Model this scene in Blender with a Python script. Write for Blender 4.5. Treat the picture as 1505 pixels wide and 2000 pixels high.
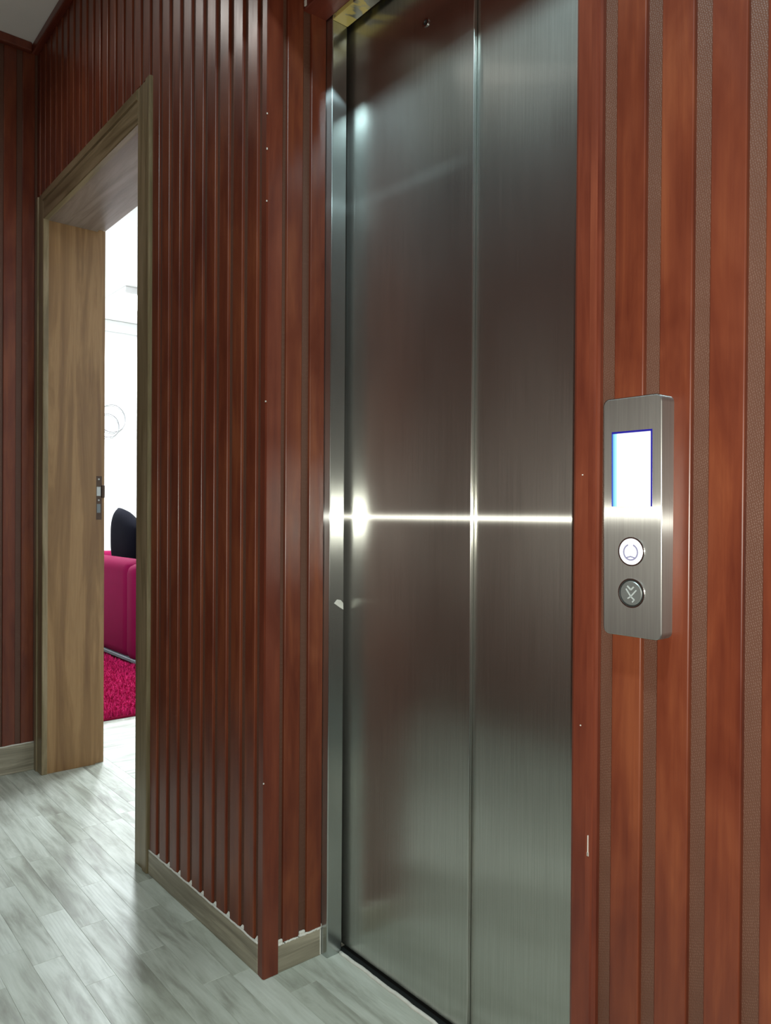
import bpy, bmesh, math, random
from mathutils import Vector, Matrix
random.seed(7)
for o in list(bpy.data.objects): bpy.data.objects.remove(o)
SC = bpy.context.scene
COL = SC.collection
PI = math.pi

# ------------------------------------------------------------------ camera
F_PX, YAW, PITCH, ROLL, CY = 1487.26, 0.8781, -0.0069, 0.0065, 1012.93
cam_d = bpy.data.cameras.new('camera'); cam = bpy.data.objects.new('camera', cam_d); COL.objects.link(cam)
cam_d.sensor_fit = 'VERTICAL'; cam_d.sensor_height = 36.0; cam_d.sensor_width = 36.0
cam_d.lens = F_PX / 2000.0 * 36.0
cam_d.shift_y = (CY - 1000.0) / 2000.0
cam_d.clip_start = 0.02
fw = Vector((-math.sin(YAW)*math.cos(PITCH), math.cos(YAW)*math.cos(PITCH), math.sin(PITCH)))
rt = Vector((math.cos(YAW), math.sin(YAW), 0)); up = rt.cross(fw)
r2 = rt*math.cos(ROLL) + up*math.sin(ROLL); u2 = -rt*math.sin(ROLL) + up*math.cos(ROLL)
M = Matrix((r2, u2, -fw)).transposed().to_4x4(); M.translation = Vector((0, 0, 1.0))
cam.matrix_world = M
SC.camera = cam

# ------------------------------------------------------------------ world, light, exposure
w = bpy.data.worlds.new('world'); SC.world = w; w.use_nodes = True
w.node_tree.nodes['Background'].inputs[0].default_value = (.5, .55, .6, 1)
w.node_tree.nodes['Background'].inputs[1].default_value = 0.02
SC.view_settings.view_transform = 'Standard'; SC.view_settings.look = 'None'
SC.view_settings.gamma = 1; SC.view_settings.use_curve_mapping = False
SC.view_settings.exposure = 0.15

def lamp(name, typ, loc, power, color, size=.1, direction=None, spread=None):
    d = bpy.data.lights.new(name, typ); d.energy = power; d.color = color
    if typ == 'AREA':
        d.shape = 'DISK'; d.size = size
        if spread: d.spread = spread
    else:
        d.shadow_soft_size = size
    o = bpy.data.objects.new(name, d); COL.objects.link(o); o.location = loc
    if direction is not None: o.rotation_euler = Vector(direction).to_track_quat('-Z', 'Y').to_euler()
    return o
# the torch of the phone that took the picture, right beside its lens
torch = lamp('phone_torch', 'SPOT', Vector((0, 0, .984)) + rt*.012, 46.0, (1.0, .97, .86), .004, fw)
torch.data.spot_size = math.radians(165); torch.data.spot_blend = .6
# recessed downlights of the hall and the panel lamp of the bright room
HALL = [(-.275, .0, 2.77), (1.10, .0, 2.77), (-2.46, .30, 2.77)]
for p_, e_, sp, c_ in zip(HALL, (28.0, 3.5, 1.7), (170, 170, 150), ((.67, .93, 1.0), (.67, .93, 1.0), (1., .90, .82))): lamp('hall_downlight_glow', 'AREA', p_, e_, c_, .15, (0, 0, -1), math.radians(sp))
lamp('room_panel_glow', 'AREA', (-3.19, 1.29, 2.72), 62.0, (.82, .92, 1.0), .14, (0, 0, -1))
lamp('room_panel_glow', 'AREA', (-6.2, 2.5, 2.70), 150.0, (.88, .95, 1.0), .42, (0, 0, -1))

# ------------------------------------------------------------------ node helpers
def new_mat(name):
    m = bpy.data.materials.new(name); m.use_nodes = True
    nt = m.node_tree; nt.nodes.clear()
    out = nt.nodes.new('ShaderNodeOutputMaterial')
    return m, nt, out
class N:
    def __init__(s, nt): s.nt = nt
    def __call__(s, typ, ins=None, **kw):
        n = s.nt.nodes.new('ShaderNode' + typ)
        for k, v in kw.items(): setattr(n, k, v)
        for k, v in (ins or {}).items(): s.put(n, k, v)
        return n
    def put(s, n, k, v):
        sock = n.inputs[k]
        if isinstance(v, bpy.types.Node): v = v.outputs[0]
        if isinstance(v, bpy.types.NodeSocket): s.nt.links.new(v, sock)
        else: sock.default_value = v
    def ramp(s, fac, stops):
        n = s('ValToRGB'); s.put(n, 'Fac', fac)
        els = n.color_ramp.elements
        while len(els) < len(stops): els.new(.5)
        for e, (p, c) in zip(els, stops): e.position = p; e.color = (*c, 1) if len(c) == 3 else c
        return n
    def mix(s, fac, a, b, blend='MIX'):
        n = s('Mix', data_type='RGBA', blend_type=blend)
        s.put(n, 0, fac); s.put(n, 6, a); s.put(n, 7, b)
        return n.outputs[2]
    def noise(s, vec, scale, detail=3, rough=.55, dist=0):
        return s('TexNoise', {'Vector': vec, 'Scale': scale, 'Detail': detail, 'Roughness': rough, 'Distortion': dist}).outputs[0]
    def mapv(s, vec, scale=(1, 1, 1), loc=(0, 0, 0), rot=(0, 0, 0)):
        return s('Mapping', {'Vector': vec, 'Scale': scale, 'Location': loc, 'Rotation': rot}).outputs[0]
    def math(s, op, a, b=0., c=0.):
        n = s('Math', operation=op); s.put(n, 0, a); s.put(n, 1, b)
        if op in ('MULTIPLY_ADD',): s.put(n, 2, c)
        return n.outputs[0]
    def maprange(s, v, a, b, c, d):
        return s('MapRange', {0: v, 1: a, 2: b, 3: c, 4: d}).outputs[0]
def pos(n): return n('NewGeometry').outputs['Position']
def rgba(c): return (c[0], c[1], c[2], 1)

def simple(name, color, rough=.5, metallic=0., spec=.5, var=.12, scale=14., stretch=(1, 1, 1), bump=0., emit=None, emit_s=0.):
    m, nt, out = new_mat(name); n = N(nt)
    v = n.mapv(pos(n), stretch); f = n.noise(v, scale)
    c = n.mix(f, rgba([x*(1-var) for x in color]), rgba([min(1, x*(1+var)) for x in color]))
    b = n('BsdfPrincipled', {'Base Color': c, 'Roughness': rough, 'Metallic': metallic, 'Specular IOR Level': spec})
    if bump: n.put(b, 'Normal', n('Bump', {'Height': f, 'Strength': bump, 'Distance': .002}))
    if emit: n.put(b, 'Emission Color', rgba(emit)); n.put(b, 'Emission Strength', emit_s)
    nt.links.new(b.outputs[0], out.inputs[0]); return m

def cherry(name, dark, mid, light, rough=.34, grain='Z'):
    m, nt, out = new_mat(name); n = N(nt)
    p = pos(n); rnd = n('ObjectInfo').outputs['Random']
    off = n('CombineXYZ', {0: n.math('MULTIPLY', rnd, 7.3), 1: n.math('MULTIPLY', rnd, 3.1), 2: n.math('MULTIPLY', rnd, 11.0)})
    q = n('VectorMath', {0: p, 1: off}, operation='ADD').outputs[0]
    st = {'Z': (1, 1, .10), 'X': (.10, 1, 1), 'Y': (1, .10, 1)}[grain]
    a = n.noise(n.mapv(q, st), 38, 4, .6, .6)
    b_ = n.noise(n.mapv(q, (1, 1, .35) if grain == 'Z' else (.5, .5, .5)), 9, 3, .6, .8)
    c_ = n.noise(n.mapv(q, tuple(x if x < 1 else 6 for x in st)), 60, 2, .5)
    f = n.math('ADD', n.math('MULTIPLY', a, .5), n.math('MULTIPLY', b_, .5))
    col = n.ramp(f, [(.34, dark), (.5, mid), (.66, light)])
    col = n.mix(n.maprange(c_, .35, .7, .18, 0.), col.outputs[0], rgba(dark))
    rg = n.maprange(b_, .3, .7, rough-.05, rough+.08)
    bs = n('BsdfPrincipled', {'Base Color': col, 'Roughness': rg, 'Specular IOR Level': .44})
    n.put(bs, 'Normal', n('Bump', {'Height': c_, 'Strength': .05, 'Distance': .001}))
    nt.links.new(bs.outputs[0], out.inputs[0]); return m

def dotted(name, base, dot):
    m, nt, out = new_mat(name); n = N(nt); p = pos(n)
    vo = n('TexVoronoi', {'Vector': n.mapv(p, (1, 1, .75), rot=(.0, 0.3, .0)), 'Scale': 420., 'Randomness': .35})
    d = n.maprange(vo.outputs['Distance'], .12, .42, 1., 0.)
    l = n.noise(p, 22, 3)
    c = n.mix(n.math('MULTIPLY', d, n.maprange(l, .35, .7, .05, .55)), rgba(base), rgba(dot))
    c = n.mix(n.maprange(n.noise(n.mapv(p, (1, 1, .15)), 16, 3), .4, .7, 0, .4), c, rgba([x*.72 for x in base]))
    b = n('BsdfPrincipled', {'Base Color': c, 'Roughness': .5, 'Specular IOR Level': .4})
    n.put(b, 'Normal', n('Bump', {'Height': d, 'Strength': .35, 'Distance': .0008}))
    nt.links.new(b.outputs[0], out.inputs[0]); return m

def oak(name, cols, rough=.42, axis='Z', k=1.0):
    m, nt, out = new_mat(name); n = N(nt); p = pos(n)
    st = {'Z': (1, 1, .07), 'X': (.07, 1, 1), 'Y': (1, .07, 1)}[axis]
    a = n.noise(n.mapv(p, st), 26*k, 5, .6, 1.2)
    fine = n.noise(n.mapv(p, st), 190, 2, .5)
    c = n.ramp(a, [(.30, cols[0]), (.48, cols[1]), (.60, cols[2]), (.75, cols[1])])
    c = n.mix(n.maprange(fine, .4, .7, .16, 0), c.outputs[0], rgba(cols[0]))
    b = n('BsdfPrincipled', {'Base Color': c, 'Roughness': rough, 'Specular IOR Level': .4})
    n.put(b, 'Normal', n('Bump', {'Height': fine, 'Strength': .06, 'Distance': .001}))
    nt.links.new(b.outputs[0], out.inputs[0]); return m

def laminate(name, axis):
    m, nt, out = new_mat(name); n = N(nt)
    p = pos(n); rnd = n('ObjectInfo').outputs['Random']
    off = n('CombineXYZ', {0: n.math('MULTIPLY', rnd, 13.7), 1: n.math('MULTIPLY', rnd, 5.3), 2: 0.})
    q = n('VectorMath', {0: p, 1: off}, operation='ADD').outputs[0]
    st = (.13, 1, 1) if axis == 'X' else (1, .13, 1)
    st2 = (.30, 1, 1) if axis == 'X' else (1, .30, 1)
    a = n.noise(n.mapv(q, st), 34, 5, .62, .5)
    b_ = n.noise(n.mapv(q, st2), 9, 4, .6, .4)
    fine = n.noise(n.mapv(q, (.06, 1, 1) if axis == 'X' else (1, .06, 1)), 150, 2)
    big = n.noise(n.mapv(p, st2), 3.2, 3, .55, .5)
    f = n.math('ADD', n.math('ADD', n.math('MULTIPLY', a, .42), n.math('MULTIPLY', b_, .36)), n.math('MULTIPLY', big, .22))
    c = n.ramp(f, [(.36, (.215, .212, .175)), (.45, (.34, .35, .295)), (.51, (.455, .475, .41)), (.61, (.55, .575, .51))])
    # cathedral grain on a few strips
    wv = n('TexWave', {'Vector': n.mapv(q, (2.2, 14, 1) if axis == 'X' else (14, 2.2, 1)), 'Scale': 2.6, 'Distortion': 7., 'Detail': 2., 'Detail Scale': .5}, wave_type='RINGS')
    sel = n.math('MULTIPLY', n.math('GREATER_THAN', rnd, .72), n.maprange(wv.outputs[0], .5, .9, 0., .32))
    c = n.mix(sel, c.outputs[0], (.33, .34, .30, 1))
    c = n.mix(n.maprange(fine, .42, .68, .14, 0.), c, (.24, .24, .215, 1))
    c = n.mix(1., c, n.ramp(rnd, [(0, (.88, .88, .86)), (.5, (.99, .99, .99)), (1, (1.06, 1.06, 1.06))]).outputs[0], 'MULTIPLY')
    bs = n('BsdfPrincipled', {'Base Color': c, 'Roughness': n.maprange(a, .3, .7, .54, .44), 'Specular IOR Level': .4})
    n.put(bs, 'Normal', n('Bump', {'Height': a, 'Strength': .06, 'Distance': .001}))
    nt.links.new(bs.outputs[0], out.inputs[0]); return m

def brushed(name, base=(.56, .565, .53), lobes=((.71, .09, .021), (.09, .80, .0035), (.20, .48, .14)), smudge=.12):
    """stainless steel brushed up and down: reflections smear sideways.
    lobes: share, spread sideways, spread up and down"""
    m, nt, out = new_mat(name); n = N(nt); g = n('NewGeometry')
    p = g.outputs['Position']
    br = n.noise(n.mapv(p, (1, 1, .012)), 520, 2, .6)
    sm = n.noise(n.mapv(p, (1, 1, .45)), 4, 2, .5, .5)
    c = n.mix(n.maprange(br, .3, .7, .0, 1.), rgba([x*.90 for x in base]), rgba([min(1, x*1.07) for x in base]))
    tan = n('CombineXYZ', {0: 0., 1: 0., 2: 1.}).outputs[0]          # the brushing runs straight up
    prev = None; tot = 0.
    for share, ah, av in lobes:
        r = math.sqrt(math.sqrt(ah*av)); a = 1 - math.sqrt(av/ah)
        rr = n.maprange(sm, .3, .75, r*(1-smudge*.5), r*(1+smudge))
        b = n('BsdfAnisotropic', {'Color': c, 'Roughness': rr, 'Anisotropy': a, 'Tangent': tan})
        tot += share
        prev = b.outputs[0] if prev is None else n('MixShader', {0: share/tot, 1: prev, 2: b.outputs[0]}).outputs[0]
    nt.links.new(prev, out.inputs[0]); return m

def yellow_steel(name):
    """underside of the steel head with yellow patches thinning out from the left end"""
    m, nt, out = new_mat(name); n = N(nt); p = pos(n)
    f = n.noise(n.mapv(p, (1.4, .7, 1)), 30, 3, .55, .4)
    sx = n('SeparateXYZ', {0: p}).outputs[0]
    near = n.maprange(sx, -1.36, -1.18, .12, -.2)
    c = n.ramp(n.math('ADD', f, near), [(.46, (.33, .34, .30)), (.56, (.60, .50, .16))])
    mt = n.ramp(n.math('ADD', f, near), [(.46, (.9, .9, .9)), (.56, (0, 0, 0))])
    b = n('BsdfPrincipled', {'Base Color': c, 'Metallic': mt, 'Roughness': .35})
    nt.links.new(b.outputs[0], out.inputs[0]); return m

MT = {}
MT['slat'] = cherry('cherry_laminate', (.085, .0165, .0085), (.140, .0315, .0135), (.205, .054, .0205), .33)
MT['trim'] = cherry('cherry_trim', (.09, .018, .010), (.14, .031, .015), (.19, .046, .021), .36)
MT['slat_x'] = cherry('cherry_laminate_level', (.085, .016, .010), (.14, .028, .015), (.20, .042, .02), .36, 'X')
MT['recess'] = dotted('dotted_recess', (.105, .044, .027), (.20, .105, .073))
MT['casing'] = oak('casing_oak', [(.115, .085, .042), (.20, .155, .085), (.27, .21, .125)], .34)
MT['jamb'] = oak('jamb_oak', [(.145, .072, .026), (.215, .118, .046), (.29, .168, .072)], .42, 'Z', .7)
MT['jamb_head'] = oak('jamb_head_oak_lit', [(.13, .092, .070), (.20, .148, .118), (.27, .205, .168)], .42, 'X', .7)  # greyer than the jamb: bluish light from the room put into the colour
MT['casing_x'] = oak('casing_oak_level', [(.115, .085, .042), (.20, .155, .085), (.27, .21, .125)], .34, 'X')
MT['base'] = oak('baseboard_laminate', [(.16, .14, .10), (.28, .25, .185), (.40, .36, .27)], .4, 'X')
MT['base_y'] = oak('baseboard_laminate_side', [(.16, .14, .10), (.28, .25, .185), (.40, .36, .27)], .4, 'Y')
MT['filler'] = simple('white_filler', (.62, .60, .54), .7, var=.2, scale=60, bump=.4)
MT['white'] = simple('white_paint', (.80, .81, .80), .6, var=.02, scale=3)
MT['ceil'] = simple('ceiling_paint', (.88, .89, .87), .75, var=.04, scale=5)
MT['steel'] = brushed('brushed_steel_door')
MT['steel_jamb'] = brushed('brushed_steel_jamb', (.54, .57, .56), ((.65, .05, .018), (.15, .60, .005), (.20, .35, .10)), .06)
MT['plate'] = brushed('brushed_steel_plate', (.42, .425, .41), ((.55, .20, .06), (.13, .60, .010), (.32, .45, .20)), .06)
MT['yellow_steel'] = yellow_steel('steel_yellow_patches')
MT['steel_plain'] = simple('dull_steel', (.30, .31, .30), .38, 1., scale=60)
MT['chrome'] = simple('chrome', (.62, .63, .64), .14, 1., var=.04)
MT['dark'] = simple('dark_gap', (.012, .014, .013), .6)
MT['bronze'] = simple('worn_bronze', (.055, .032, .02), .45, .5, var=.3, scale=80)
MT['lam_x'] = laminate('grey_laminate_long', 'X')
MT['lam_y'] = laminate('grey_laminate_across', 'Y')
MT['joint'] = simple('laminate_joint', (.34, .35, .31), .6, var=.2)
MT['pink'] = simple('magenta_fabric', (.145, .002, .033), .85, spec=.08, var=.10, scale=9, bump=.1)
MT['black'] = simple('black_velvet', (.004, .004, .007), .9, spec=.04, var=.25, scale=20)
MT['grey'] = simple('grey_plinth', (.12, .14, .15), .45, scale=30)
MT['rug'] = simple('rug_weave', (.15, .002, .02), .9, spec=.1, var=.25, scale=40)
MT['pile'] = simple('rug_pile', (.40, .005, .075), .8, spec=.2, var=.45, scale=55)
MT['wire'] = simple('grey_wire', (.16, .16, .16), .4, .6)
MT['lampwhite'] = simple('lamp_rim_white', (.8, .8, .8), .4, var=.02)
MT['diff'] = simple('lamp_diffuser', (.8, .8, .8), .5, var=.02, emit=(.9, 1, .99), emit_s=6.)
MT['shaft'] = simple('dark_shaft', (.03, .03, .03), .8)

# ------------------------------------------------------------------ mesh helpers
def link(name, me, mat, parent=None, loc=None, rot=None):
    if not isinstance(me, bpy.types.Mesh):
        bm = me; me = bpy.data.meshes.new(name); bm.normal_update(); bm.to_mesh(me); bm.free()
    if mat is not None and not me.materials: me.materials.append(mat)
    o = bpy.data.objects.new(name, me); COL.objects.link(o)
    if loc: o.location = loc
    if rot: o.rotation_euler = rot
    if parent: o.parent = parent
    return o
def empty(name, loc=(0, 0, 0)):
    o = bpy.data.objects.new(name, None); COL.objects.link(o); o.location = loc; o.empty_display_size = .05
    return o
def tag(o, label=None, cat=None, group=None, kind=None):
    if label: o['label'] = label
    if cat: o['category'] = cat
    if group: o['group'] = group
    if kind: o['kind'] = kind
    return o
def add_box(bm, a, b, bev=0., seg=1):
    x0, y0, z0 = [min(p, q) for p, q in zip(a, b)]; x1, y1, z1 = [max(p, q) for p, q in zip(a, b)]
    vs = [bm.verts.new(c) for c in ((x0,y0,z0),(x1,y0,z0),(x1,y1,z0),(x0,y1,z0),(x0,y0,z1),(x1,y0,z1),(x1,y1,z1),(x0,y1,z1))]
    fs = [bm.faces.new([vs[i] for i in f]) for f in ((3,2,1,0),(4,5,6,7),(0,1,5,4),(1,2,6,5),(2,3,7,6),(3,0,4,7))]
    if bev:
        es = list({e for f in fs for e in f.edges})
        bmesh.ops.bevel(bm, geom=es, offset=bev, segments=seg, affect='EDGES', profile=.5)
    return bm
def box(a, b, bev=0., seg=1): return add_box(bmesh.new(), a, b, bev, seg)
def add_prism(bm, prof, z0, z1):
    """closed outline (x, y) drawn anticlockwise from above, raised from z0 to z1"""
    lo = [bm.verts.new((x, y, z0)) for x, y in prof]; hi = [bm.verts.new((x, y, z1)) for x, y in prof]
    k = len(prof)
    for i in range(k): bm.faces.new((lo[i], lo[(i+1) % k], hi[(i+1) % k], hi[i]))
    bm.faces.new(list(reversed(lo))); bm.faces.new(hi)
    return bm
def prism(prof, z0, z1): return add_prism(bmesh.new(), prof, z0, z1)
def add_tube(bm, pts, r, sides=8, closed=False):
    rings = []; k = len(pts); pts = [Vector(p) for p in pts]
    for i, p in enumerate(pts):
        t = (pts[(i+1) % k] - pts[i-1]) if closed else (pts[min(i+1, k-1)] - pts[max(i-1, 0)])
        t.normalize(); a = t.orthogonal().normalized()
        if abs(t.y) < .95: a = (Vector((0, 1, 0)) - t*t.y).normalized()
        b = t.cross(a)
        rings.append([bm.verts.new(p + a*r*math.cos(2*PI*j/sides) + b*r*math.sin(2*PI*j/sides)) for j in range(sides)])
    for i in range(k if closed else k-1):
        A, B = rings[i], rings[(i+1) % k]
        for j in range(sides): bm.faces.new((A[j], A[(j+1) % sides], B[(j+1) % sides], B[j]))
    if not closed: bm.faces.new(list(reversed(rings[0]))); bm.faces.new(rings[-1])
    return bm
def add_disc_y(bm, c, r, y0, y1, seg=40, bev=0.):
    """round plug facing -Y, front at y0, back at y1"""
    prof = [(r, y1), (r, y0 + bev), (r - bev, y0)] if bev else [(r, y1), (r, y0)]
    rings = [[bm.verts.new((c[0] + rr*math.cos(2*PI*j/seg), y, c[1] + rr*math.sin(2*PI*j/seg))) for j in range(seg)] for rr, y in prof]
    for A, B in zip(rings, rings[1:]):
        for j in range(seg): bm.faces.new((A[j], A[(j+1) % seg], B[(j+1) % seg], B[j]))
    bm.faces.new(rings[-1]); bm.faces.new(list(reversed(rings[0])))
    return bm
def add_ring_y(bm, c, ro, ri, y0, y1, seg=40, a0=0., a1=2*PI):
    full = abs(a1 - a0 - 2*PI) < 1e-6
    k = seg if full else seg + 1
    prof = [(ro, y1), (ro, y0), (ri, y0), (ri, y1)]
    cols = []
    for j in range(k):
        a = a0 + (a1-a0)*j/seg
        cols.append([bm.verts.new((c[0] + r*math.cos(a), y, c[1] + r*math.sin(a))) for r, y in prof])
    for j in range(seg):
        A, B = cols[j], cols[(j+1) % k]
        for q in range(4): bm.faces.new((A[q], A[(q+1) % 4], B[(q+1) % 4], B[q]))
    if not full: bm.faces.new(list(reversed(cols[0]))); bm.faces.new(cols[-1])
    return bm
def smooth(o, ang=None):
    for p in o.data.polygons: p.use_smooth = True
    return o
def fixn(bm): bmesh.ops.recalc_face_normals(bm, faces=bm.faces); return bm

# ------------------------------------------------------------------ key measures (metres)
DL, DD, DJ = .841, 1.0434, .991          # wall face, lift door face, front of the steel frame
XC, XR, XE = -1.412, -.617, -3.131        # niche corner, right wall corner, end wall
ZC = 2.788
REC = .007                                # depth of the grooves between slats
CH = .0016
ROOM_Y = 1.075

# ------------------------------------------------------------------ the setting
ZF = 2.0
floor = tag(link('floor', box((-8.2, -1.3, -.08), (2.2, 5.2, -.0025)), MT['joint']), kind='structure')
tag(link('ceiling', box((-8.2, -1.3, ZC), (2.2, 5.2, ZC+.08)), MT['ceil']), kind='structure')

# hall floor: strips .065 wide along the wall, nearest area piece by piece
SW = .0648
def strip(x0, x1, y0, y1, m, bev=.0004):
    g = .0001
    o = link('plank', box((x0+g, y0+g, -.004), (x1-g, y1-g, 0.), bev), m, floor); return o
joints = {0: [-2.307], 1: [-2.067, -1.30], 2: [-1.85, -2.62], 3: [-1.73, -2.45], -1: [-1.98]}
rows = []
y = .603 - SW*9
j = -9
while y < DD + .03:
    y1 = min(y + SW, 1.10)
    rnd = random.Random(100+j)
    cuts = [XE - .0, -.35]
    if j in joints: cuts += joints[j]
    x = XE + rnd.uniform(.2, .7)
    while x < -.4:
        if all(abs(x-c) > .22 for c in cuts): cuts.append(x)
        x += rnd.uniform(.30, .62)
    cuts.sort()
    if y1 > 1.028: cuts = sorted(cuts + [-1.42])
    for a, b in zip(cuts, cuts[1:]):
        yc = min(y1, 1.028) if a > -1.43 else y1          # stops short of the lift doors
        if yc - y > .004: strip(a, b, y, yc, MT['lam_x'])
    y = y1; j += 1
HALL_FAR = y
# the hall floor away from the strips
bm = bmesh.new()
add_box(bm, (XE, -.62, -.004), (2.0, .603 - SW*9, 0.)); add_box(bm, (-.35, .603 - SW*9, -.004), (2.0, DL + .02, 0.))
link('floor_sheet', bm, MT['lam_x'], floor)
# room floor: boards across
x = -3.131
k = 0
while x > -5.35:
    x0 = x - .121
    cut = 1.98 + .5*((k*.37) % 1)
    strip(x0, x, HALL_FAR if x > -3.2 else ROOM_Y, cut, MT['lam_y']); strip(x0, x, cut, 3.1, MT['lam_y'])
    x = x0; k += 1
XF = x
x = -3.131
while x < -1.80:
    x1 = min(x + .121, -1.78)
    strip(x, x1, HALL_FAR, 2.3, MT['lam_y']); x = x1
bm = bmesh.new()
add_box(bm, (-7.2, ROOM_Y, -.004), (XF, 4.4, 0.)); add_box(bm, (XF, 3.1, -.004), (-3.131, 4.4, 0.)); add_box(bm, (-3.131, 2.3, -.004), (-1.78, 4.4, 0.))
link('floor_sheet', bm, MT['lam_y'], floor)

# slats ------------------------------------------------------------
slat_cache = {}
def slat_mesh(wd, z0, z1, facing):
    key = (round(wd, 4), round(z0, 3), round(z1, 3), facing)
    if key not in slat_cache:
        d = REC; c = CH; e = .004           # rounded shoulders
        p = [(0, e), (0, -d+c*1.2), (c*.35, -d+c*.4), (c, -d), (wd-c, -d), (wd-c*.35, -d+c*.4), (wd, -d+c*1.2), (wd, e)]
        if facing == '-Y': prof = p
        elif facing == '+X': prof = [(-b, a) for a, b in p]
        elif facing == '+Y': prof = [(-a, -b) for a, b in p]
        bm = prism(prof, z0, z1); me = bpy.data.meshes.new('slat'); bm.normal_update(); bm.to_mesh(me); bm.free()
        me.materials.append(MT['slat']); slat_cache[key] = me
    return slat_cache[key]
def slat(parent, wd, z0, z1, facing, loc):
    o = bpy.data.objects.new('slat', slat_mesh(wd, z0, z1, facing)); COL.objects.link(o); o.location = loc; o.parent = parent
    return o
ZB = .068
OX0, OX1, OZ = -3.04, -2.117, 2.100       # clear doorway
# left wall: pier and the part over the doorway
YB = DL + REC
bm = bmesh.new()
add_box(bm, (OX1 + .0301, YB, 0), (XC - REC - .01, ROOM_Y, ZC))
add_box(bm, (XE - .25, YB, OZ + .034), (OX1 + .0301, ROOM_Y, ZC))
add_box(bm, (XE - .25, YB, 0), (OX0 - .032, ROOM_Y, OZ + .034))
wl = tag(link('wall_left', bm, MT['recess']), kind='structure')
PITCH_L = .0654
for k in range(0, 26):
    a = -1.446 - PITCH_L*(k+1) + .0118; b = -1.446 - PITCH_L*k - .0118
    if b < XE + .01: break
    a = max(a, XE + .002)
    if a > -2.028: slat(wl, b - a, ZB, ZC - .03, '-Y', (a, YB, 0))
    elif b > -2.028: slat(wl, b - (-2.026), ZB, ZC-.03, '-Y', (-2.026, YB, 0)) ; slat(wl, -2.028 - a, 2.205, ZC-.03, '-Y', (a, YB, 0))
    else: slat(wl, b - a, 2.205, ZC - .03, '-Y', (a, YB, 0))
# niche side
wn = tag(link('wall_niche', box((XC - REC - .12, YB + .0005, 0), (XC - REC, DJ + .02, ZC)), MT['recess']), kind='structure')
for y0, y1 in ((.889, .930), (.951, .9905)):
    slat(wn, y1 - y0, .064, 2.7, '+X', (XC - REC, y0, 0))
# right wall
wr = tag(link('wall_right', box((XR + .004, YB, 0), (2.0, ROOM_Y + .1, ZC)), MT['recess']), kind='structure')
x = -.561
while x < .75:
    slat(wr, .0415, .0, ZC - .03, '-Y', (x, YB, 0)); x += .0623
# end wall of the hall
we = tag(link('wall_end', box((XE - REC - .1, -.75, 0), (XE - REC, YB, ZC)), MT['recess']), kind='structure')
y = DL - .052
while y > -.56:
    slat(we, .0445, .068, ZC - .03, '+X', (XE - REC, y, 0)); y -= PITCH_L
# opposite wall, seen only mirrored in the steel
wb = tag(link('wall_back', box((-3.2, -.75, 0), (2.0, -.60 - REC, ZC)), MT['recess']), kind='structure')
x = XE + .06
while x < 1.9:
    slat(wb, .0445, .0, ZC - .03, '+Y', (x, -.60 - REC, 0)); x += PITCH_L
tag(link('wall_near', box((2.0, -.75, 0), (2.1, 1.2, ZC)), MT['slat']), kind='structure')
# over the lift: wall, niche soffit and boxed bulkhead
bm = bmesh.new(); add_box(bm, (XC - REC, DL, 2.20), (XR + .02, DD + .2, ZC))
tag(link('wall_header', bm, MT['slat_x']), kind='structure')
tag(link('wall_bulkhead', box((-1.42, .70, 2.176), (.30, DL - .002, ZC - .001), .004), MT['slat_x']), kind='structure')
# room walls
bm = bmesh.new(); add_box(bm, (-8.1, ROOM_Y - .1, 0), (XE - .251, ROOM_Y, ZC)); tag(link('wall_room_front', bm, MT['white']), kind='structure')
tag(link('wall_room_far', box((-7.3, ROOM_Y, 0), (-7.2, 4.5, ZC)), MT['white']), kind='structure')
tag(link('wall_room_back', box((-7.3, 4.4, 0), (-1.7, 4.5, ZC)), MT['white']), kind='structure')
tag(link('wall_room_right', box((-1.78, ROOM_Y, 0), (-1.68, 4.5, ZC)), MT['white']), kind='structure')
tag(link('wall_shaft', box((-1.67, 1.5, 0), (-.3, 1.55, ZC)), MT['shaft']), kind='structure')

# trims ------------------------------------------------------------
def chip(parent, a, b): return link('paint_chip', box(a, b), MT['filler'], parent)
T = .0012
# corner angle at the niche: two flanges meeting on the nose, down to the floor
bm = prism([(XC-.0225, DL+.006), (XC-.0225, DL-.0015), (XC-.0015, DL-.003), (XC+.003, DL-.001), (XC+.003, DL+.034), (XC-.007, DL+.034), (XC-.008, DL+.006)], .001, ZC-.03)
t1 = tag(link('trim_1', fixn(bm), MT['trim']), kind='structure')
for z, dz in ((1.845, .003), (1.770, .004), (1.66, .003), (1.235, .003), (.42, .003)):
    chip(t1, (XC+.0005, DL-.0045, z), (XC+.0020, DL-.002, z+dz))
bm = prism([(XR-.003, DL+.16), (XR-.003, DL-.001), (XR+.001, DL-.003), (XR+.034, DL-.003), (XR+.036, DL+.000), (XR+.036, DL+.006), (XR+.008, DL+.007), (XR+.008, DL+.16)], 0, ZC-.03)
t2 = tag(link('trim_2', fixn(bm), MT['trim']), kind='structure')
# raised bead on that trim
bm = prism([(XR+.021, DL-.002), (XR+.0225, DL-.0055), (XR+.0300, DL-.0055), (XR+.032, DL-.002)], 0, ZC-.03)
link('bead', fixn(bm), MT['trim'], t2)
chip(t2, (-.6055, DL-.0040, 1.0515), (-.604, DL-.0028, 1.0530)); chip(t2, (-.6055, DL-.0040, .722), (-.604, DL-.0028, .7235))
chip(t2, (-.5905, DL-.0066, .556), (-.5895, DL-.0054, .583)); chip(t2, (-.5912, DL-.0066, .556), (-.5890, DL-.0054, .561))
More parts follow.
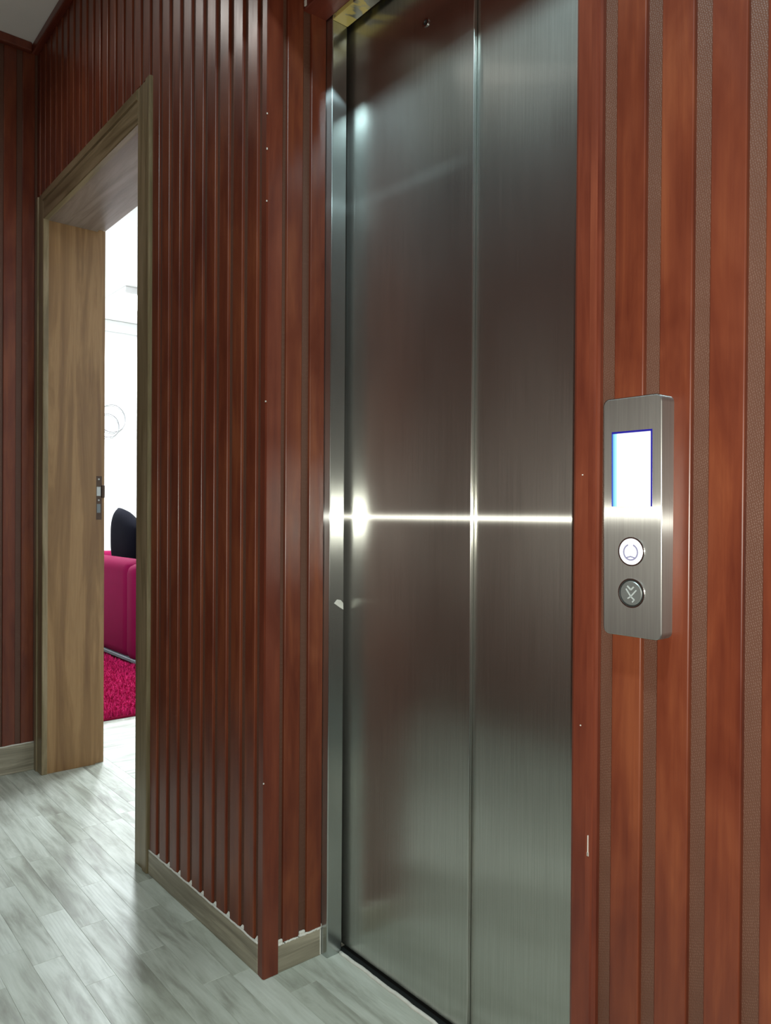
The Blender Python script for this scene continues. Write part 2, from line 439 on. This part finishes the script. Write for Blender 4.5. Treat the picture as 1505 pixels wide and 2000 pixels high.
# crown strips under the ceiling
tag(link('trim_3', box((XE, DL-.022, ZC-.036), (-1.421, DL+.006, ZC), .006, 2), MT['slat_x']), kind='structure')
tag(link('trim_4', box((XE-.006, -.60, ZC-.036), (XE+.022, DL-.0225, ZC), .006, 2), MT['trim']), kind='structure')
# boxed lintel over the steel head
t5 = tag(link('trim_5', box((XC-.006, .930, 2.105), (XR+.012, DJ-.001, 2.199), .002), MT['slat_x']), kind='structure')
chip(t5, (XC+.004, .9275, 2.110), (XC+.010, .9300, 2.122))

# baseboards -------------------------------------------------------
bbl = tag(link('baseboard_left', box((-2.027, DL-.002, 0), (XC-.0232, YB, .064), .0012), MT['base']), kind='structure')
def bead(parent, p0, p1, wob, r, seed):
    rn = random.Random(seed); bm = bmesh.new(); k = 40
    pts = []
    for i in range(k+1):
        t = i/k; q = Vector(p0).lerp(Vector(p1), t); pts.append(q + Vector((0, 0, rn.uniform(-wob, wob))))
    return smooth(link('filler_bead', add_tube(bm, pts, r, 6), MT['filler'], parent))
bead(bbl, (-2.026, DL, .0655), (XC-.0235, DL, .0665), .0010, .0028, 3)
for k in range(0, 10):
    xc = -1.446 - PITCH_L*k
    if xc < -2.02: break
    bm = bmesh.new(); wv = .0105
    rn = random.Random(k); h = .006 + rn.uniform(0, .004)
    v = [bm.verts.new(c) for c in ((xc-wv, DL-.001, .062), (xc+wv, DL-.001, .062), (xc+wv, YB, .062), (xc-wv, YB, .062), (xc-wv*.5, DL+.002, .066+h*.5), (xc+wv*.7, DL+.002, .066+h*.4), (xc+wv*.5, YB, .066+h), (xc-wv*.5, YB, .066+h))]
    for f in ((3,2,1,0),(4,5,6,7),(0,1,5,4),(1,2,6,5),(2,3,7,6),(3,0,4,7)): bm.faces.new([v[i] for i in f])
    link('filler_plug', fixn(bm), MT['filler'], bbl)
bbn = tag(link('baseboard_niche', box((XC-REC, DL+.0345, 0), (XC+.001, DJ-.004, .059), .0012), MT['base_y']), kind='structure')
bead(bbn, (XC-.001, DL+.036, .0605), (XC-.001, DJ-.003, .0605), .0012, .0028, 9)
for yy in (.882, .9405, .988):
    bm = box((XC-REC, yy-.008, .057), (XC-.0005, yy+.008, .070), .003, 2); link('filler_plug', bm, MT['filler'], bbn)
link('filler_bead', box((XC-.006, DJ-.0045, 0), (XC+.0012, DJ-.001, .062), .001), MT['filler'], bbn)
bbe = tag(link('baseboard_end', box((XE-REC, -.60, 0), (XE+.006, DL-.004, .105), .0015), MT['base_y']), kind='structure')
bead(bbe, (XE+.001, -.2, .106), (XE+.001, DL-.006, .106), .0015, .003, 5)
# silicone along the foot of the lift doors
rn = random.Random(4); bm = bmesh.new(); pts = []
for i in range(60):
    pts.append((XC+.024 + i*.0128, DD-.016 + rn.uniform(-.0012, .0012), .0008))
tr6 = tag(link('trim_6', add_tube(bm, pts, .0045, 6), MT['filler']), kind='structure'); smooth(tr6)

# ------------------------------------------------------------------ doorway on the left
d1 = tag(empty('door_1', (-2.58, .95, 0)), kind='structure')
def dp(name, bm, mat, parent=d1):
    o = link(name, bm, mat); o.parent = parent
    o.matrix_parent_inverse = Matrix.Translation(-Vector((-2.58, .95, 0))) if parent is d1 else Matrix()
    return o
CF = DL - .003
def casing_prof(x_in, x_out, s):
    # flat board with a raised rounded bead on its outer side
    return [(x_in, CF+.02), (x_in, CF+.002), (x_in+s*.002, CF), (x_out-s*.032, CF), (x_out-s*.030, CF-.004), (x_out-s*.004, CF-.004), (x_out, CF-.001), (x_out, CF+.02)]
dp('casing', fixn(prism(casing_prof(OX1-.004, -2.028, 1), .001, 2.198)), MT['casing'])
dp('casing', fixn(prism(casing_prof(OX0+.006, XE+.006, -1), .001, 2.198)), MT['casing'])
bm = bmesh.new()
add_prism(bm, [(z, y) for z, y in casing_prof(OZ+.000, 2.198, 1)], OX0+.0065, OX1-.0045)
R_ = Matrix(((0, 0, 1), (0, 1, 0), (1, 0, 0)))
for v in bm.verts: v.co = R_ @ v.co
dp('casing', fixn(bm), MT['casing_x'])
RB = 1.040
for sx, x0 in ((-1, OX0), (1, OX1)):
    bm = prism([(x0, CF+.004), (x0, RB), (x0+sx*.013, RB), (x0+sx*.013, ROOM_Y+.002), (x0+sx*.030, ROOM_Y+.002), (x0+sx*.030, CF+.004)], .0005, OZ+.014)
    dp('jamb_liner', fixn(bm), MT['jamb'])
bm = bmesh.new()
add_box(bm, (OX0+.0005, CF+.0195, OZ), (OX1-.0005, RB, OZ+.03)); add_box(bm, (OX0-.0125, RB, OZ+.0145), (OX1+.0125, ROOM_Y+.002, OZ+.03))
dp('head_liner', bm, MT['jamb_head'])
# strike plate in the rebate of the left jamb
XS = OX0 - .013
sp = dp('strike_plate', box((XS-.001, 1.0425, .968), (XS+.0022, 1.066, 1.140), .0008), MT['bronze'])
def sub(name, bm, mat, par): o = link(name, bm, mat); o.parent = par; return o
sub('latch_lip', box((XS, 1.064, 1.055), (XS+.010, 1.0765, 1.105), .003, 2), MT['bronze'], sp)
sub('latch_hole', box((XS+.0018, 1.046, 1.062), (XS+.0027, 1.0615, 1.098)), MT['steel_plain'], sp)
sub('bolt_hole', box((XS+.0018, 1.047, .995), (XS+.0026, 1.061, 1.030)), MT['grey'], sp)
for z in (1.128, 1.045):
    bm = bmesh.new(); add_tube(bm, [(XS+.0018, 1.054, z), (XS+.0032, 1.054, z)], .0035, 10); sub('screw', bm, MT['steel_plain'], sp)

# ------------------------------------------------------------------ lift doorway
lift = tag(empty('elevator_door', (-1.0, DD, 0)), 'closed brushed stainless steel elevator doors of two sliding panels in a steel frame', 'elevator door')
def lp(name, bm, mat, parent=lift):
    o = link(name, bm, mat); o.parent = parent
    if parent is lift: o.matrix_parent_inverse = Matrix.Translation(-Vector((-1.0, DD, 0)))
    return o
XL0, XL1 = -1.390, -.612                 # clear lift opening
ZH = 2.098
JD = DD - .011                            # back edge of the frame, then a dark gap
def edge_prof(x_in, x_out, s):
    c = .0015
    return [(x_out, DJ), (x_in - s*c, DJ), (x_in, DJ + c), (x_in, JD - c), (x_in - s*c, JD), (x_in - s*.05, JD), (x_in - s*.05, JD-.002), (x_out, JD-.002)]
RJ = .0028
def arc(cx, cy, a0, a1, k=5): return [(cx + RJ*math.cos(a0+(a1-a0)*i/k), cy + RJ*math.sin(a0+(a1-a0)*i/k)) for i in range(k+1)]
lp('jamb', fixn(prism([(XC-.006, DJ)] + arc(XL0-RJ, DJ+RJ, -PI/2, 0) + arc(XL0-RJ, JD-RJ, 0, PI/2) + [(XC-.006, JD)], .0, ZH+.02)), MT['steel_jamb'])
lp('jamb', fixn(prism([(XR+.014, DJ), (XR+.014, JD), (XL1+.0016, JD), (XL1, JD-.0016), (XL1, DJ+.0016), (XL1+.0016, DJ)], .0, ZH+.02)), MT['steel_jamb'])
bm = box((XL0+.0003, DJ+.0005, ZH), (XL1-.0003, JD, ZH+.02), .0008); hd = lp('header', bm, MT['yellow_steel'])
# panels: the left one runs a few millimetres in front of the right one
XSM = -1.0049
LAP = .009
lp('door_panel', box((XL0-.03, DD, .009), (XSM, DD+.0085, ZH+.03), .0022, 3), MT['steel'])
lp('door_panel', box((XSM-.03, DD+LAP, .009), (XL1+.03, DD+LAP+.012, ZH+.03), .0015, 2), MT['steel'])
lp('sill', box((XL0-.02, DD-.0155, -.012), (XL1+.02, DD+.06, -.0018)), MT['dark'])  # near-black colour stands in for the shade in the gap under the doors
kh = bmesh.new(); add_ring_y(kh, (-1.139, 1.990), .0085, .0055, DD-.0022, DD+.001, 28)
k_ = lp('release_keyhole', kh, MT['chrome'])
bm = bmesh.new(); add_disc_y(bm, (-1.139, 1.990), .0055, DD-.0006, DD+.001, 20); sub('keyhole_core', fixn(bm), MT['dark'], k_)
k_.children[0].matrix_parent_inverse = Matrix()
# scrap of adhesive left on the jamb
bm = bmesh.new()
vs = [bm.verts.new((XL0+.0006, y_, z_)) for y_, z_ in ((1.005, .797), (1.013, .805), (1.023, .803), (1.030, .796), (1.0305, .781), (1.020, .787))]
f = bm.faces.new(vs); r = bmesh.ops.extrude_face_region(bm, geom=[f])
bmesh.ops.translate(bm, vec=(-.0006, 0, 0), verts=[v for v in r['geom'] if isinstance(v, bmesh.types.BMVert)])
lp('adhesive_scrap', fixn(bm), MT['filler'])

# ------------------------------------------------------------------ call panel
PX, PZ = -.518, .9976
PW, PH, PT = .0795, .290, .022
cp = tag(empty('call_panel', (PX, DL, PZ)), 'slim steel elevator call panel with glowing screen and two round buttons', 'call panel')
cp.rotation_euler = (math.radians(.8), 0, 0)
def cpart(name, bm, mat, parent=cp): return link(name, bm, mat, parent)
def rrect(wd, ht, r, k=8):
    pts = []
    for cx, cz, a0 in ((wd/2-r, -ht/2+r, -PI/2), (wd/2-r, ht/2-r, 0), (-wd/2+r, ht/2-r, PI/2), (-wd/2+r, -ht/2+r, PI)):
        for i in range(k+1):
            a = a0 + PI/2*i/k; pts.append((cx + r*math.cos(a), cz + r*math.sin(a)))
    return pts
def plate(bm, wd, ht, r, y_back, y_front, c):
    loops = []
    for y_, ins in ((y_back, 0), (y_front + c, 0), (y_front + c*.3, c*.3), (y_front, c)):
        loops.append([bm.verts.new((x_, y_, z_)) for x_, z_ in rrect(wd-2*ins, ht-2*ins, r-ins)])
    for A, B in zip(loops, loops[1:]):
        k = len(A)
        for i in range(k): bm.faces.new((A[i], A[(i+1) % k], B[(i+1) % k], B[i]))
    bm.faces.new(loops[-1]); bm.faces.new(list(reversed(loops[0])))
    return bm
cpart('faceplate', fixn(plate(bmesh.new(), PW, PH, .0085, .004, -PT-.003, .0012)), MT['plate'])
YF = -PT - .003
# lit screen: white glare with a blue rim
def screen_mat():
    m, nt, out = new_mat('lit_screen'); n = N(nt)
    tc = n('TexCoord').outputs['Generated']; s = n('SeparateXYZ', {0: tc})
    l = n.maprange(s.outputs[0], .0, .16, 0, 1); r_ = n.maprange(s.outputs[0], .955, .97, 1, 0); t_ = n.maprange(s.outputs[2], .968, .978, 1, 0)
    c1 = n.ramp(l, [(0., (.03, .05, .75)), (.12, (.05, .12, .95)), (.25, (.25, .75, 1.)), (.75, (.45, .95, 1.)), (1., (1., 1., 1.))])
    c = n.mix(n.math('MULTIPLY', r_, t_), (.035, .03, .55, 1), c1.outputs[0])
    st = n.math('MULTIPLY_ADD', n.math('MULTIPLY', n.math('MULTIPLY', r_, t_), l), .85, .55)
    e = n('Emission', {'Color': c, 'Strength': st})
    g = n('BsdfGlossy', {'Color': (.06, .06, .06, 1), 'Roughness': .2}); a = n('AddShader', {0: e.outputs[0], 1: g.outputs[0]})
    nt.links.new(a.outputs[0], out.inputs[0]); return m
MT['screen'] = screen_mat()
MT['glow'] = simple('button_glow', (.35, .35, .35), .5, var=.01, emit=(.95, .97, 1.), emit_s=1.0)
MT['glowline'] = simple('button_engraving', (.10, .10, .14), .5, var=.05, emit=(.50, .48, .72), emit_s=.40)
MT['symbol'] = simple('engraved_symbol', (.46, .50, .49), .45, .3, var=.05)
MT['button'] = simple('button_steel', (.30, .32, .31), .42, .75, var=.1, scale=120)
cpart('screen', box((-.0275, YF-.0004, .0130), (.0275, YF+.002, .1045)), MT['screen'])
# up button, lit
b1 = cpart('button', fixn(add_disc_y(bmesh.new(), (0, -.0415), .0158, YF-.0022, YF+.002, 44, .001)), MT['glow'])
cpart('engraved_ring', fixn(add_ring_y(bmesh.new(), (0, -.0422), .0103, .0084, YF-.0025, YF-.0019, 36, PI*.5+.36, PI*2.5-.36)), MT['glowline'], b1)
bm = bmesh.new(); vs = [bm.verts.new((x_, YF-.0024, -.0415+z_)) for x_, z_ in ((-.0058, -.0066), (0, -.0050), (.0058, -.0066), (.0048, -.0080), (0, -.0068), (-.0048, -.0080))]
f = bm.faces.new(vs); r = bmesh.ops.extrude_face_region(bm, geom=[f]); bmesh.ops.translate(bm, vec=(0, .0006, 0), verts=[v for v in r['geom'] if isinstance(v, bmesh.types.BMVert)])
cpart('arrow_mark', fixn(bm), MT['glowline'], b1)
cpart('button_rim', fixn(add_ring_y(bmesh.new(), (0, -.0415), .0176, .0160, YF-.0016, YF+.002, 44)), MT['chrome'], b1)
# down button, unlit, with a chevron over a crossed arrow
ZD = -.0918
b2 = cpart('button', fixn(add_disc_y(bmesh.new(), (0, ZD), .0146, YF-.0018, YF+.002, 44, .0008)), MT['button'])
cpart('button_gap', fixn(add_ring_y(bmesh.new(), (0, ZD), .0166, .0147, YF-.0003, YF+.002, 44)), MT['dark'], b2)
cpart('button_rim', fixn(add_ring_y(bmesh.new(), (0, ZD), .0178, .0166, YF-.0014, YF+.002, 44)), MT['chrome'], b2)
def stroke(pts, wd):
    bm = bmesh.new()
    for (xa, za), (xb, zb) in zip(pts, pts[1:]):
        d = Vector((xb-xa, zb-za)).normalized(); nx, nz = -d.y*wd/2, d.x*wd/2
        lo = [bm.verts.new((x_, YF-.0022, ZD+z_)) for x_, z_ in ((xa+nx, za+nz), (xa-nx, za-nz), (xb-nx, zb-nz), (xb+nx, zb+nz))]
        hi = [bm.verts.new(v.co + Vector((0, .0006, 0))) for v in lo]
        bm.faces.new(lo); bm.faces.new(list(reversed(hi)))
        for i in range(4): bm.faces.new((lo[i], hi[i], hi[(i+1) % 4], lo[(i+1) % 4]))
    return fixn(bm)
for pts, wd in (([(-.0065, .0050), (.0000, -.0040), (.0048, -.0078)], .0016), ([(.0075, .0040), (.0000, -.0040), (-.0042, -.0068)], .0016),
                ([(-.0048, .0085), (.0002, .0040), (.0040, .0078)], .0018), ([(.0048, -.0078), (.0020, -.0108)], .0014)):
    cpart('arrow_mark', stroke(pts, wd), MT['symbol'], b2)

# ------------------------------------------------------------------ lamps
def downlight(loc, label):
    o = tag(empty('ceiling_downlight', (loc[0], loc[1], ZC)), label, 'ceiling light', 'downlights in the hall ceiling')
    bm = bmesh.new(); add_ring_y(bm, (0, 0), .105, .085, -.012, 0, 40)
    for v in bm.verts: v.co = Vector((v.co.x, v.co.z, v.co.y))
    link('rim', fixn(bm), MT['lampwhite'], o)
    bm = bmesh.new(); add_disc_y(bm, (0, 0), .085, -.006, -.002, 40)
    for v in bm.verts: v.co = Vector((v.co.x, v.co.z, v.co.y))
    link('diffuser', fixn(bm), MT['diff'], o)
downlight(HALL[0], 'round white downlight in the hall ceiling nearest the elevator door')
downlight(HALL[2], 'round white downlight in the hall ceiling just outside the lit doorway')
downlight(HALL[1], 'round white downlight in the hall ceiling farther from the elevator door')
for (x, y), hw, lb in (((-3.19, 1.29), .10, 'small square white ceiling lamp of the bright room just inside the doorway'), ((-6.2, 2.5), .24, 'square white ceiling lamp of the bright room farther from the doorway')):
    o = tag(empty('ceiling_lamp', (x, y, ZC)), lb, 'ceiling light', 'panel lamps of the bright room')
    link('rim', box((-hw, -hw, -.055), (hw, hw, 0), .006), MT['lampwhite'], o)
    link('diffuser', box((-hw+.02, -hw+.02, -.060), (hw-.02, hw-.02, -.0545)), MT['diff'], o)

# ------------------------------------------------------------------ what shows in the bright room
def cornice(name, a, b):
    tag(link(name, box(a, b, .012, 2), MT['white']), kind='structure')
cornice('trim_7', (-7.2, ROOM_Y, ZC-.09), (-7.11, 4.4, ZC)); cornice('trim_8', (-7.11, 4.31, ZC-.09), (-1.78, 4.4, ZC))
# sofa, seen from behind
sofa = tag(empty('sofa', (-5.6, 2.3, 0)), 'magenta fabric sofa with grey plinth seen from behind through the doorway', 'sofa')
def sp_(name, a, b, bev, seg, mat, parent=sofa):
    off = Vector((-5.6, 2.3, 0)); bm = box(Vector(a)-off, Vector(b)-off, bev, seg); return smooth(link(name, bm, mat, parent))
sp_('backrest', (-6.55, 1.865, .035), (-4.88, 2.07, .680), .07, 5, MT['pink'])
sp_('arm', (-4.90, 1.860, .035), (-4.73, 2.78, .66), .06, 5, MT['pink']); sp_('arm', (-6.72, 1.860, .035), (-6.54, 2.78, .66), .06, 5, MT['pink'])
sp_('seat', (-6.55, 2.06, .10), (-4.89, 2.76, .43), .05, 4, MT['pink'])
bm = box(Vector((-6.70, 1.868, .0295))-Vector((-5.6, 2.3, 0)), Vector((-4.735, 2.76, .052))-Vector((-5.6, 2.3, 0)), .003); link('plinth', bm, MT['grey'], sofa)
for x_ in (-6.6, -4.84):
    for y_ in (1.96, 2.68):
        bm = box(Vector((x_-.03, y_-.03, .0135))-Vector((-5.6, 2.3, 0)), Vector((x_+.03, y_+.03, .03))-Vector((-5.6, 2.3, 0)), .002); link('foot', bm, MT['grey'], sofa)
def cushion(loc, rot, size, label):
    bm = bmesh.new(); k = 22
    g = {}
    for s in (-1, 1):
        for i in range(k+1):
            for j_ in range(k+1):
                u, v = 2*i/k-1, 2*j_/k-1
                edge = i in (0, k) or j_ in (0, k)
                if s == 1 and edge: g[s, i, j_] = g[-1, i, j_]; continue
                th = .13*((1-u**4)*(1-v**4))**.62
                pin = math.sqrt(1 - .30*v*v); pin2 = math.sqrt(1 - .30*u*u)
                g[s, i, j_] = bm.verts.new((u*size/2*pin, s*th/1.6, v*size/2*pin2))
        for i in range(k):
            for j_ in range(k):
                q = [g[s, i, j_], g[s, i+1, j_], g[s, i+1, j_+1], g[s, i, j_+1]]
                bm.faces.new(q if s == -1 else list(reversed(q)))
    o = smooth(link('cushion', bm, MT['black'], None, loc, rot))
    return tag(o, label, 'cushion', 'black cushions on the magenta sofa')
cushion((-5.82, 2.235, .738), (math.radians(7), math.radians(19), 0), .55, 'black velvet cushion with its corner peeking above the magenta sofa')
cushion((-5.20, 2.235, .730), (math.radians(7), math.radians(-10), 0), .54, 'black velvet cushion half hidden by the door casing, right of the other')
# shaggy rug
RX0, RX1, RY0, RY1 = -5.6, -3.635, 1.16, 2.5
rug = tag(empty('rug', ((RX0+RX1)/2, (RY0+RY1)/2, 0)), 'shaggy hot pink rug on the pale floor in front of the sofa', 'rug')
RO = Vector(((RX0+RX1)/2, (RY0+RY1)/2, 0))
link('backing', box(Vector((RX0, RY0, .0005))-RO, Vector((RX1, RY1, .013))-RO, .003), MT['rug'], rug)
bm = bmesh.new(); rn = random.Random(21)
for i in range(30000):
    x_ = RX1 - .004 - rn.random()**1.15*(RX1-RX0-.01); y_ = rn.uniform(RY0+.006, RY1-.006)
    if x_ < -4.70 and y_ > 1.84: continue          # nothing stands up under the sofa
    h = rn.uniform(.020, .038); a = rn.uniform(0, 2*PI); l = rn.uniform(.004, .020); wv = .0034
    b0 = Vector((x_, y_, .012)) - RO; tip = b0 + Vector((math.cos(a)*l, math.sin(a)*l, h))
    mid = b0.lerp(tip, .55) + Vector((0, 0, .006)); s_ = Vector((-math.sin(a), math.cos(a), 0))*wv; f_ = Vector((math.cos(a), math.sin(a), 0))*wv
    A = [bm.verts.new(b0+s_), bm.verts.new(b0-s_), bm.verts.new(b0+f_)]; B = [bm.verts.new(mid+s_*.9), bm.verts.new(mid-s_*.9), bm.verts.new(mid+f_*.9)]
    tp = bm.verts.new(tip)
    for q in range(3):
        bm.faces.new((A[q], A[(q+1) % 3], B[(q+1) % 3], B[q])); bm.faces.new((B[q], B[(q+1) % 3], tp))
pl = tag(link('pile', fixn(bm), MT['pile'], rug), kind='stuff')
# wire rings on the far wall
orn = tag(empty('wall_ornament', (-7.19, 2.58, 1.86)), 'thin grey wire ring ornament on the white wall beside the doorway edge', 'ornament')
for cy_, cz_, r_ in ((.02, .02, .13), (-.02, -.05, .11)):
    bm = bmesh.new(); add_tube(bm, [(.006, cy_ + r_*math.cos(2*PI*i/40), cz_ + r_*math.sin(2*PI*i/40)) for i in range(40)], .006, 6, True)
    smooth(link('wire_ring', fixn(bm), MT['wire'], orn))
